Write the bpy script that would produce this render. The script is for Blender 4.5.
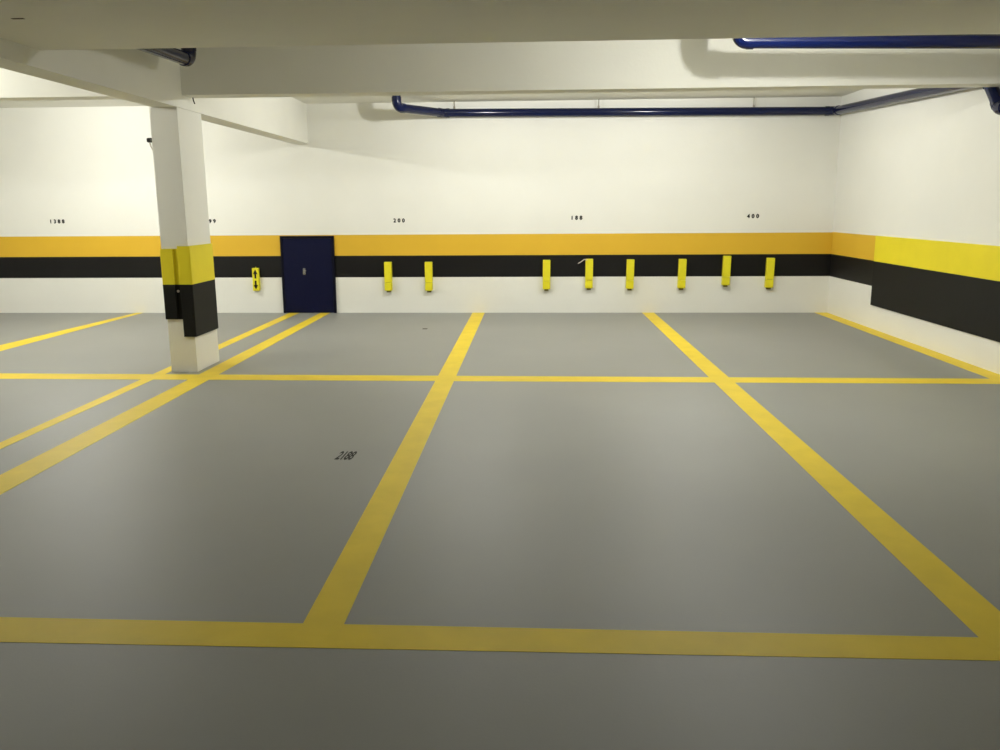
import bpy, bmesh, math, random
from mathutils import Vector, Matrix
random.seed(4)
S = bpy.context.scene
for o in list(bpy.data.objects): bpy.data.objects.remove(o)

# ---------------------------------------------------------------- camera
H = 1.5
PITCH, YAW, ROLL, FPX, CX, CY = 0.1863, -0.0545, 0.0070, 846.1, 485.0, 365.7
def cam_axes():
    cy, sy, cp, sp = math.cos(YAW), math.sin(YAW), math.cos(PITCH), math.sin(PITCH)
    fwd = Vector((sy*cp, cy*cp, -sp)); right = Vector((cy, -sy, 0)); down = fwd.cross(right)
    cr, sr = math.cos(ROLL), math.sin(ROLL)
    return cr*right + sr*down, -sr*right + cr*down, fwd
A, B, F = cam_axes()
cd = bpy.data.cameras.new('camera'); cam = bpy.data.objects.new('camera', cd); S.collection.objects.link(cam)
cam.matrix_world = Matrix(((A.x, -B.x, -F.x, 0), (A.y, -B.y, -F.y, 0), (A.z, -B.z, -F.z, H), (0, 0, 0, 1)))
cd.shift_x = (500-CX)/1000; cd.shift_y = (CY-375)/1000; cd.sensor_width = 36; cd.lens = FPX/1000*36; cd.clip_start = .02
S.camera = cam

# ---------------------------------------------------------------- world, exposure, lamps
w = bpy.data.worlds.new('world'); S.world = w; w.use_nodes = True
w.node_tree.nodes['Background'].inputs[0].default_value = (.9, .88, .75, 1)
w.node_tree.nodes['Background'].inputs[1].default_value = .115
S.view_settings.view_transform = 'Standard'; S.view_settings.look = 'None'
S.view_settings.gamma = 1; S.view_settings.use_curve_mapping = False
S.view_settings.exposure = 0.0
LAMP = (1, 1.0, .95)
def lamp(loc, e, r=.035):
    l = bpy.data.lights.new('ceiling_lamp', 'POINT'); l.energy = e; l.color = LAMP; l.shadow_soft_size = r
    o = bpy.data.objects.new('ceiling_lamp', l); o.location = loc; S.collection.objects.link(o)
lamp((-0.70, 9.8, 2.78), 88)
lamp((1.79, 9.8, 2.78), 88)
lamp((-5.6, 9.9, 2.78), 130)
lamp((1.70, 5.85, 2.712), 68, .022)
lamp((-6.0, 5.9, 2.74), 120)

# ---------------------------------------------------------------- helpers
def lin(c):
    c = c/255; return c/12.92 if c <= .04045 else ((c+.055)/1.055)**2.4
def rgb(r, g, b): return (lin(r), lin(g), lin(b), 1)
def mat(name, col, rough=.6, spec=.4, var=0, vscale=3, bump=0, bscale=40, metal=0, coat=0, detail=4):
    m = bpy.data.materials.new(name); m.use_nodes = True
    nt = m.node_tree; bs = nt.nodes['Principled BSDF']
    bs.inputs['Base Color'].default_value = col; bs.inputs['Roughness'].default_value = rough
    bs.inputs['Specular IOR Level'].default_value = spec; bs.inputs['Metallic'].default_value = metal
    bs.inputs['Coat Weight'].default_value = coat; bs.inputs['Coat Roughness'].default_value = .08
    tc = nt.nodes.new('ShaderNodeTexCoord')
    if var:
        n = nt.nodes.new('ShaderNodeTexNoise'); n.inputs['Scale'].default_value = vscale; n.inputs['Detail'].default_value = detail
        nt.links.new(tc.outputs['Object'], n.inputs['Vector'])
        mr = nt.nodes.new('ShaderNodeMapRange'); mr.inputs[1].default_value = .3; mr.inputs[2].default_value = .7
        mr.inputs[3].default_value = 1-var; mr.inputs[4].default_value = 1+var
        nt.links.new(n.outputs['Fac'], mr.inputs[0])
        mx = nt.nodes.new('ShaderNodeVectorMath'); mx.operation = 'SCALE'
        mx.inputs[0].default_value = col[:3]; nt.links.new(mr.outputs[0], mx.inputs['Scale'])
        nt.links.new(mx.outputs[0], bs.inputs['Base Color'])
    if bump:
        n2 = nt.nodes.new('ShaderNodeTexNoise'); n2.inputs['Scale'].default_value = bscale
        nt.links.new(tc.outputs['Object'], n2.inputs['Vector'])
        bp = nt.nodes.new('ShaderNodeBump'); bp.inputs['Strength'].default_value = bump; bp.inputs['Distance'].default_value = .004
        nt.links.new(n2.outputs['Fac'], bp.inputs['Height']); nt.links.new(bp.outputs[0], bs.inputs['Normal'])
    return m
M = dict(
    wall=mat('white wall paint', rgb(238, 237, 230), .7, .25, .015, 1.5, .25, 60),
    ceil=mat('white ceiling paint', rgb(237, 236, 228), .8, .2, .02, 1.2, .3, 45),
    floor=mat('grey epoxy floor', rgb(143, 144, 140), .5, .5, .03, .9, .08, 90),
    line=mat('yellow floor line paint', rgb(234, 206, 54), .5, .2, .05, 5),
    band=mat('orange yellow wall paint', rgb(221, 178, 52), .55, .25, .02, 2),
    black=mat('black wall paint', rgb(19, 18, 18), .5, .2, .05, 3),
    lemon=mat('lemon foam rubber', rgb(236, 218, 42), .5, .3, .03, 4),
    foamblack=mat('black foam rubber', rgb(20, 20, 18), .6, .2, .05, 5),
    bump=mat('fluorescent yellow foam', rgb(231, 219, 40), .5, .3, .04, 20),
    bumpdark=mat('olive yellow foam underside', rgb(120, 108, 50), .7, .2, .05, 20),
    door=mat('navy door paint', rgb(9, 13, 44), .5, .12, .05, 4),
    doorframe=mat('dark navy frame paint', rgb(7, 8, 26), .5, .12),
    chrome=mat('brushed steel', rgb(200, 200, 200), .25, .5, metal=1),
    pipe=mat('glossy navy pipe paint', rgb(8, 19, 60), .17, .42, .04, 8),
    rod=mat('galvanised rod', rgb(150, 145, 130), .5, .4, metal=.3),
    ink=mat('black stencil ink', rgb(18, 18, 16), .6, .2),
    dark=mat('dark plastic', rgb(45, 42, 38), .5, .3),
    tape=mat('pale peeling tape', rgb(205, 195, 185), .6, .2),
    scuff=mat('dark scuff', rgb(84, 80, 72), .7, .1),
)
def obj(name, bm, m, parent=None, label=None, smooth=False):
    me = bpy.data.meshes.new(name); bmesh.ops.recalc_face_normals(bm, faces=bm.faces[:])
    bm.to_mesh(me); bm.free(); me.materials.append(m)
    if smooth:
        for p in me.polygons: p.use_smooth = True
    o = bpy.data.objects.new(name, me); S.collection.objects.link(o)
    if parent is not None: o.parent = parent
    if label: o['label'] = label
    return o
def tag(o, label, cat, group=None, kind=None):
    o['label'] = label; o['category'] = cat
    if group: o['group'] = group
    if kind: o['kind'] = kind
    return o
def empty(name, loc, label, cat, group=None, kind=None):
    o = bpy.data.objects.new(name, None); o.location = loc; o.empty_display_size = .05
    S.collection.objects.link(o); return tag(o, label, cat, group, kind)
def box(bm, x0, x1, y0, y1, z0, z1, bev=0, seg=2):
    r = bmesh.ops.create_cube(bm, size=1)
    for v in r['verts']:
        v.co = Vector(((x0+x1)/2+v.co.x*(x1-x0), (y0+y1)/2+v.co.y*(y1-y0), (z0+z1)/2+v.co.z*(z1-z0)))
    if bev:
        es = list({e for v in r['verts'] for e in v.link_edges})
        bmesh.ops.bevel(bm, geom=es, offset=bev, segments=seg, affect='EDGES', profile=.5)
    return bm
def bx(*a, **k): return box(bmesh.new(), *a, **k)
def prism(pts, z0, z1):            # polygon in XY, extruded in Z
    bm = bmesh.new()
    lo = [bm.verts.new((x, y, z0)) for x, y in pts]; hi = [bm.verts.new((x, y, z1)) for x, y in pts]
    bm.faces.new(lo); bm.faces.new(hi)
    for i in range(len(pts)):
        j = (i+1) % len(pts); bm.faces.new((lo[i], lo[j], hi[j], hi[i]))
    return bm
def tube(bm, pts, r, n=28, cap=True):
    pts = [Vector(p) for p in pts]; rings = []
    t0 = (pts[1]-pts[0]).normalized(); u = t0.orthogonal().normalized()
    for i, p in enumerate(pts):
        if i == 0: t = t0
        elif i == len(pts)-1: t = (pts[i]-pts[i-1]).normalized()
        else: t = ((pts[i]-pts[i-1]).normalized()+(pts[i+1]-pts[i]).normalized()).normalized()
        u = (u-t*u.dot(t)).normalized(); v = t.cross(u)
        rings.append([bm.verts.new(p+r*(math.cos(a)*u+math.sin(a)*v)) for a in [2*math.pi*k/n for k in range(n)]])
    for a, b in zip(rings, rings[1:]):
        for k in range(n): bm.faces.new((a[k], a[(k+1) % n], b[(k+1) % n], b[k]))
    if cap: bm.faces.new(rings[0]); bm.faces.new(rings[-1])
    return bm
def arc(p, a, b, r, n=10):         # rounded corner at p between directions a and b
    a = Vector(a).normalized(); b = Vector(b).normalized(); p = Vector(p)
    half = math.acos(max(-1, min(1, a.dot(b))))/2
    d = r/math.tan(half); c = p+(a+b).normalized()*(r/math.sin(half))
    s = p+a*d-c; e = p+b*d-c; ang = s.angle(e); ax = s.cross(e).normalized()
    return [c+Matrix.Rotation(ang*i/n, 3, ax) @ s for i in range(n+1)], d
def pipe_run(root, pts, r, bend=.09):
    """straight lengths, slightly thicker elbow fittings with collars at the corners"""
    pts = [Vector(p) for p in pts]; cut = [0]*len(pts)
    for i in range(1, len(pts)-1):
        a = pts[i-1]-pts[i]; b = pts[i+1]-pts[i]
        path, d = arc(pts[i], a, b, bend); cut[i] = d
        bm = tube(bmesh.new(), path, r*1.08)
        for q, dr in ((path[0], a.normalized()), (path[-1], b.normalized())):
            tube(bm, [q-dr*.002, q+dr*.045], r*1.13)
        e = obj('elbow', bm, M['pipe'], root); smooth_by_angle(e)
    for i in range(len(pts)-1):
        d = (pts[i+1]-pts[i]).normalized()
        s = obj('straight_pipe', tube(bmesh.new(), [pts[i]+d*cut[i], pts[i+1]-d*cut[i+1]], r, 32), M['pipe'], root); smooth_by_angle(s)
def smooth_by_angle(o, deg=40):
    me = o.data
    for p in me.polygons: p.use_smooth = True
    bm = bmesh.new(); bm.from_mesh(me)
    for e in bm.edges:
        e.smooth = not (len(e.link_faces) == 2 and e.calc_face_angle(0) > math.radians(deg))
    bm.to_mesh(me); bm.free()
def text_mesh(name, body, size, parent, m, matrix, spacing=1.0, shear=0, label=None, bold=0, sx=1):
    c = bpy.data.curves.new(name, 'FONT'); c.body = body; c.size = size; c.align_x = 'CENTER'; c.align_y = 'CENTER'
    c.space_character = spacing; c.shear = shear; c.extrude = .0006
    t = bpy.data.objects.new(name+'_tmp', c); S.collection.objects.link(t)
    bpy.context.view_layer.update()
    me = bpy.data.meshes.new_from_object(t.evaluated_get(bpy.context.evaluated_depsgraph_get()))
    bpy.data.objects.remove(t); me.name = name
    if bold:
        bb = bmesh.new()
        for ox, oy in ((0, 0), (bold, 0), (-bold, 0), (0, bold), (0, -bold)):
            n0 = len(bb.verts); bb.from_mesh(me); bb.verts.ensure_lookup_table()
            for v in bb.verts[n0:]: v.co.x += ox; v.co.y += oy; v.co.z += (ox*.3+oy*.17)*.05
        bb.to_mesh(me); bb.free()
    me.transform(matrix @ Matrix.Diagonal((sx, 1, 1, 1))); me.materials.clear(); me.materials.append(m)
    o = bpy.data.objects.new(name, me); S.collection.objects.link(o); o.parent = parent
    if label: o['label'] = label
    return o

# ---------------------------------------------------------------- room shell
XL, XR, YB, YN, ZC = -9.0, 4.156, 12.039, -3.0, 2.91
floor = tag(obj('floor', bx(XL-.2, XR+.2, YN, YB+.2, -.2, 0), M['floor']), 'smooth grey painted garage floor with yellow parking lines', 'floor', kind='structure')
ceiling = tag(obj('ceiling', bx(XL-.2, XR+.2, YN, YB+.2, ZC, ZC+.2), M['ceil']), 'white painted concrete ceiling above the beams', 'ceiling', kind='structure')
wall_back = tag(obj('wall_back', bx(XL-.2, XR+.2, YB, YB+.2, 0, ZC), M['wall']), 'white back wall with orange yellow and black painted bands', 'wall', kind='structure')
wall_right = tag(obj('wall_right', bx(XR, XR+.2, YN, YB, 0, ZC), M['wall']), 'white right side wall with yellow and black bands', 'wall', kind='structure')
wall_left = tag(obj('wall_left', bx(XL-.2, XL, YN, YB, 0, ZC), M['wall']), 'white left side wall of the garage', 'wall', kind='structure')

Z1, Z2, Z3 = 1.1134, .8185, .512
T = .001
def band(parent, bm, m, label): return obj('painted_band', bm, m, parent, label)
band(wall_back, bx(XL, XR, YB-T, YB, Z2, Z1), M['band'], 'orange yellow painted band')
band(wall_back, bx(XL, XR, YB-T, YB, Z3, Z2), M['black'], 'black painted band')
band(wall_right, bx(XR-T, XR, YN, YB-T, Z2, Z1+.005), M['band'], 'orange yellow painted band')
band(wall_right, bx(XR-T, XR, YN, YB-T, Z3, Z2), M['black'], 'black painted band')

# beams
bm = bx(XL, -3.335, 4.2, 5.49, 2.491, ZC); box(bm, -3.108, XR, 4.2, 5.49, 2.491, ZC)
beam1 = tag(obj('ceiling_beam', bm, M['ceil']), 'shaded concrete beam across the top of the view, nearest the viewer', 'beam', kind='structure')
bm = bx(XL, -3.335, 7.70, 7.93, 2.491, ZC); box(bm, -3.108, XR, 7.70, 7.93, 2.491, ZC)
beam2 = tag(obj('ceiling_beam', bm, M['ceil']), 'brightly lit white beam crossing the room behind the pillar', 'beam', kind='structure')
bm = bx(-3.335, -3.108, YN, YB, 2.377, ZC)
tag(obj('ceiling_beam', bm, M['ceil']), 'white beam running over the pillar from the back wall', 'beam', kind='structure')

obj('wire_stub', tube(bmesh.new(), [(-3.08, 7.88, 2.495), (-3.076, 7.88, 2.465), (-3.066, 7.88, 2.435)], .006, 8), M['scuff'], beam2, 'short dark wire end')
# pillar with painted bands
PX0, PX1, PY0, PY1 = -3.343, -3.094, 7.583, 8.145
pillar = tag(obj('pillar', bx(PX0, PX1, PY0, PY1, 0, 2.377, bev=.004), M['wall']), 'white square pillar with yellow and black bands beside the double yellow line', 'pillar', kind='structure')
for z0, z1, m, l in ((.815, 1.14, 'lemon', 'lemon yellow painted band'), (.495, .815, 'foamblack', 'black painted band')):
    bm = bx(PX0-T, PX1+T, PY0-T, PY0, z0, z1); box(bm, PX0-T, PX0, PY0, PY1, z0, z1)
    box(bm, PX1, PX1+T, PY0, PY1+T, z0, z1); box(bm, PX0-T, PX1, PY1, PY1+T, z0, z1)
    obj('painted_band', bm, M[m], pillar, l)
obj('screw_head', tube(bmesh.new(), [(-3.214, PY0-T, .755), (-3.214, PY0-.010, .755)], .012, 12), M['tape'], pillar, 'small pale screw head')

# foam corner guards on the pillar: one around each front corner
G = .022
def corner_guard(poly, z0, z1, label):
    g = empty('corner_guard', (sum(p[0] for p in poly)/len(poly), PY0, z0), label, 'corner guard')
    for nm, a, b, m, l in (('upper_section', .8165, z1, 'lemon', 'lemon yellow upper section'), ('lower_section', z0, .8165, 'foamblack', 'black lower section')):
        o = obj(nm, prism(poly, a, b), M[m], None, l); o.parent = g; o.matrix_parent_inverse = Matrix.Translation(-Vector(g.location))
e = T+.0006
corner_guard([(-3.188, PY0-e), (-3.188, PY0-G+.004), (-3.184, PY0-G), (PX1+G-.010, PY0-G), (PX1+G-.003, PY0-G+.003), (PX1+G, PY0-G+.010), (PX1+G, 8.125), (PX1+e, 8.125), (PX1+e, PY0-e)],
             .335, 1.164, 'longer lemon and black foam guard wrapped around the right front corner of the white pillar')
corner_guard([(-3.232, PY0-e), (PX0-e, PY0-e), (PX0-e, 8.0), (PX0-.006, 8.0), (PX0-.006, PY0-G+.005), (PX0-.002, PY0-G), (-3.236, PY0-G), (-3.232, PY0-G+.004)],
             .497, 1.138, 'shorter lemon and black foam guard on the left front corner of the white pillar')

# rubber guard panel on the right wall
panel = empty('wall_guard', (XR, 6, .29), 'broad lemon over black foam guard panel along the right wall', 'wall guard')
for nm, z0, z1, m, l in (('upper_section', .815, 1.121, 'lemon', 'lemon yellow upper section'), ('lower_section', .285, .815, 'foamblack', 'black lower section')):
    o = obj(nm, bx(XR-.016, XR-T-.0003, -1.0, 10.522, z0, z1, bev=.003), M[m], None, l); o.parent = panel; o.matrix_parent_inverse = Matrix.Translation(-Vector(panel.location))

# ---------------------------------------------------------------- floor paint
def pf(x, y):                       # where a sight line through the photo meets the floor
    d = A*((x-CX)/FPX)+B*((y-CY)/FPX)+F; t = -H/d.z; return (d.x*t, d.y*t)
zt = [.0010]
def stripe(pts, label):
    zt[0] += .00008
    return obj('parking_line', prism(pts, -.001, zt[0]), M['line'], floor, label)
def cross(y00, y01, y10, y11):      # crosswise line: near/far edge at left end and right end of the view
    (ax, ay), (bx_, by) = pf(0, y00), pf(1000, y10); (cx, cy), (dx, dy) = pf(0, y01), pf(1000, y11)
    def at(x, p, q): return p[1]+(x-p[0])*(q[1]-p[1])/(q[0]-p[0])
    a, b, c, d = (ax, ay), (bx_, by), (cx, cy), (dx, dy)
    x0, x1 = XL, 3.98
    return [(x0, at(x0, c, d)), (x1, at(x1, c, d)), (x1, at(x1, a, b)), (x0, at(x0, a, b))]
stripe(cross(617.2, 642.2, 638.0, 660.8), 'wide yellow line across the foreground')
stripe(cross(373.4, 378.8, 378.8, 384.0), 'thin yellow line across the middle of the floor')
def along(xa, xb, y0=2.6, y1=YB): return [(xa[0], y0), (xb[0], y0), (xb[1], y1), (xa[1], y1)]
def ext(p, q, y):                   # extend a floor edge through two photo points to depth y
    a, b = pf(*p), pf(*q); return a[0]+(y-a[1])*(b[0]-a[0])/(b[1]-a[1])
def lane(lp, lq, rp, rq, y0, label):
    pts = [(ext(lp, lq, y0), y0), (ext(rp, rq, y0), y0), (ext(rp, rq, YB), YB), (ext(lp, lq, YB), YB)]
    stripe(pts, label)
lane((303, 623.6), (471.6, 314.4), (344, 624.4), (484, 314.4), 2.75, 'yellow bay line left of centre')
lane((979, 637.7), (642.5, 313.2), (1000, 611.7), (654.5, 313.2), 2.75, 'yellow bay line right of centre')
lane((0, 475.2), (319, 313.6), (0, 495), (329, 313.6), 2.75, 'broad yellow line passing right of the pillar')
lane((0, 442.8), (288, 313.6), (0, 449.4), (298, 313.6), 2.75, 'narrow yellow line running behind the pillar')
lane((0, 345.3), (134, 313.4), (0, 351.3), (141, 313.4), 2.75, 'yellow bay line left of the pillar')
stripe([(3.98, YN), (XR, YN), (XR, YB), (3.98, YB)], 'yellow line along the foot of the right wall')
# small marks on the floor and the near beam
def pz(x, y, z):
    d = A*((x-CX)/FPX)+B*((y-CY)/FPX)+F; t = (z-H)/d.z; return (d.x*t, d.y*t)
kx, ky = pz(18, 18.5, 2.491)
obj('chip_mark', bx(kx-.033, kx+.033, ky-.012, ky+.012, 2.4895, 2.4915), M['scuff'], beam1, 'small dark chip')
text_mesh('floor_number', '2188', .235, floor, M['ink'], Matrix.Translation((-1.132, 4.945, .0012)), .95, .22, 'black stencilled number', .005, .235)
fx, fy = pf(425, 328.8)
obj('scuff_mark', bx(fx-.03, fx+.03, fy-.035, fy+.035, 0, .001), M['scuff'], floor, 'small dark scuff')

# ---------------------------------------------------------------- numbers on the back wall
def wall_number(txt, x, z):
    mtx = Matrix.Translation((x, YB-.0012, z)) @ Matrix.Rotation(math.pi/2, 4, 'X')
    n = len(txt)
    for k, ch in enumerate(txt): pass
    text_mesh('stall_number', txt, .072, wall_back, M['ink'], mtx, 1.72, 0, 'black stencilled number '+txt, .0045, 1.0)
wall_number('1388', -6.828, 1.324)
wall_number('199', -4.575, 1.314)
wall_number('200', -1.858, 1.308)
wall_number('188', .637, 1.330)
wall_number('400', 3.063, 1.338)

# ---------------------------------------------------------------- door
door = empty('door_1', (-3.183, YB, 0), 'low dark navy metal door in the back wall', 'door', kind='structure')
def dpart(nm, bm, m, l=None, par=None):
    o = obj(nm, bm, m, None, l); p = par or door; o.parent = p
    o.matrix_parent_inverse = Matrix.Translation(-Vector(door.location)) if p is door else Matrix()
    return o
dx0, dx1, dz = -3.570, -2.796, 1.102
bm = bx(dx0, dx0+.035, YB-.035, YB, 0, dz, bev=.003); box(bm, dx1-.035, dx1, YB-.035, YB, 0, dz, bev=.003); box(bm, dx0+.035, dx1-.035, YB-.035, YB, dz-.035, dz, bev=.003)
dpart('door_frame', bm, M['doorframe'])
dpart('door_leaf', bx(dx0+.037, dx1-.037, YB-.03, YB-T, .004, dz-.037, bev=.002), M['door'])
bm = bx(-3.256, -3.220, YB-.036, YB-.03, .555, .645, bev=.002)
tube(bm, [(-3.238, YB-.034, .617), (-3.238, YB-.062, .617)], .009, 12); tube(bm, [(-3.244, YB-.06, .617), (-3.203, YB-.06, .612)], .008, 12)
tube(bm, [(-3.246, YB-.036, .575), (-3.246, YB-.046, .575)], .011, 12)
dpart('door_handle', bm, M['chrome'], 'steel handle and lock plate')

# ---------------------------------------------------------------- yellow foam bumpers on the back wall
BG = 'yellow foam bumpers on the back wall'
def bumper(x, z0, z1, lean, label, tape=False):
    root = empty('wall_bumper', (x, YB-T, z0), label, 'bumper', BG)
    W, Dp = .052, .075; h = z1-z0; s = .30*h
    obj('foam_block', bx(-W, W, -Dp, -.001, s+.002, h, bev=.006, seg=3), M['bump'], root)
    obj('lower_block', bx(-W, W, -Dp-.002, -.001, .012, s-.002, bev=.006, seg=3), M['bump'], root)
    obj('mounting_foot', bx(-W*.55, W*.55, -Dp*.7, -.001, -.014, .0125, bev=.003), M['bumpdark'], root, 'dark mounting foot')
    root.rotation_euler = (0, lean, 0)
    if tape:
        bm = tube(bmesh.new(), [(-W+.02, -Dp-.004, h-.012), (-W-.02, -Dp-.012, h-.004), (-W-.075, -.075, h-.045), (-W-.105, -.06, h-.062)], .007, 8)
        obj('loose_strip', bm, M['tape'], root, 'pale loose strip')
bumper(-2.026, 0.313, 0.732, 0, 'yellow foam bumper nearest to the right of the navy door')
bumper(-1.446, 0.312, 0.73, 0, 'yellow foam bumper second to the right of the navy door')
bumper(0.223, 0.33, 0.752, 0.003, 'yellow foam bumper below and just left of the number 188, third from the door')
bumper(0.82, 0.343, 0.764, 0.003, 'yellow foam bumper with a pale loose strip at its top', True)
bumper(1.391, 0.335, 0.755, 0.012, 'yellow foam bumper just left of the right bay line, fifth from the door')
bumper(2.11, 0.341, 0.759, 0.014, 'yellow foam bumper just right of the right bay line, sixth from the door')
bumper(2.72, 0.382, 0.799, 0.016, 'yellow foam bumper mounted highest of the row, below left of number 400')
bumper(3.317, 0.346, 0.769, 0.016, 'yellow foam bumper nearest to the right hand corner of the room')

# bumper with black arrows left of the door
root = empty('arrow_bumper', (-3.945, YB-T, .325), 'short yellow foam bumper with two black arrows left of the navy door', 'bumper', BG)
obj('foam_block', bx(-.047, .047, -.06, -.001, 0, .326, bev=.006, seg=3), M['bump'], root)
def arrow(z, up):
    s = 1 if up else -1
    pts = [(-.013, -.062), (.013, -.062), (.013, .0), (.034, .0), (0, .066), (-.034, .0), (-.013, .0)]
    bm = bmesh.new()
    a = [bm.verts.new((px, -.0605, z+s*pz)) for px, pz in pts]; b = [bm.verts.new((px, -.0598, z+s*pz)) for px, pz in pts]
    bm.faces.new(a); bm.faces.new(b)
    for i in range(7): bm.faces.new((a[i], a[(i+1) % 7], b[(i+1) % 7], b[i]))
    obj('arrow', bm, M['ink'], root, 'black arrow pointing up' if up else 'black arrow pointing down')
arrow(.24, True); arrow(.085, False)
obj('hanging_loop', tube(bmesh.new(), [(0, -.02, .325), (0, -.02, .342)], .005, 8), M['bump'], root)

# ---------------------------------------------------------------- blue pipes
R = .055
p1 = empty('drain_pipe', (0, 0, 0), 'navy blue pipe along the top of the back wall turning onto the right wall', 'pipe')
pipe_run(p1, [(-1.73, 11.25, ZC), (-1.73, 11.25, 2.758), (-1.20, 11.95, 2.755), (4.05, 11.95, 2.717), (4.047, 8.08, 2.583), (4.047, 7.82, 2.30), (4.047, 4.6, 2.26)], R, .085)
for x in (-1.045, .91, 2.975):
    zp = 2.755-.038*(x+1.19)/5.24
    bm = tube(bmesh.new(), [(x, 11.95, zp+R*.8), (x, 11.95, ZC)], .007, 8)
    tube(bm, [(x, 11.95, zp+R-.004), (x, 11.95, zp+R+.03)], .013, 8)
    o = obj('pipe_hanger', bm, M['rod'], p1, 'thin grey hanger rod'); smooth_by_angle(o)
p2 = empty('drain_pipe', (0, 0, 0), 'bright blue pipe at top right in front of the lit beam', 'pipe')
pipe_run(p2, [(1.548, 6.75, ZC), (1.548, 6.75, 2.697), (XR, 6.75, 2.652)], .051, .062)
p3 = empty('drain_pipe', (0, 0, 0), 'short dark blue pipe end at upper left above the pillar', 'pipe')
pipe_run(p3, [(-2.79, 5.49, 2.648), (-2.79, 7.12, 2.688), (-2.79, 7.12, ZC)], .053, .08)

# the pillar stands very slightly out of plumb, and what is fixed to it follows
for o in list(S.objects):
    top = o.parent or o
    if o.type == 'MESH' and (top is pillar or top.name.startswith('corner_guard')):
        for v in o.data.vertices: v.co.x -= .009*v.co.z
# small clip on the pillar
clip = empty('cable_clip', (PX0-.019, PY0+.02, 2.098), 'tiny dark clip with a pale wire on the left side of the white pillar', 'clip')
obj('clip_body', bx(-.052, 0, -.018, .018, -.02, .02, bev=.012, seg=3), M['dark'], clip)
obj('wire', tube(bmesh.new(), [(-.03, 0, -.016), (-.022, 0, -.05), (-.005, 0, -.085)], .006, 8), M['tape'], clip, 'pale wire')
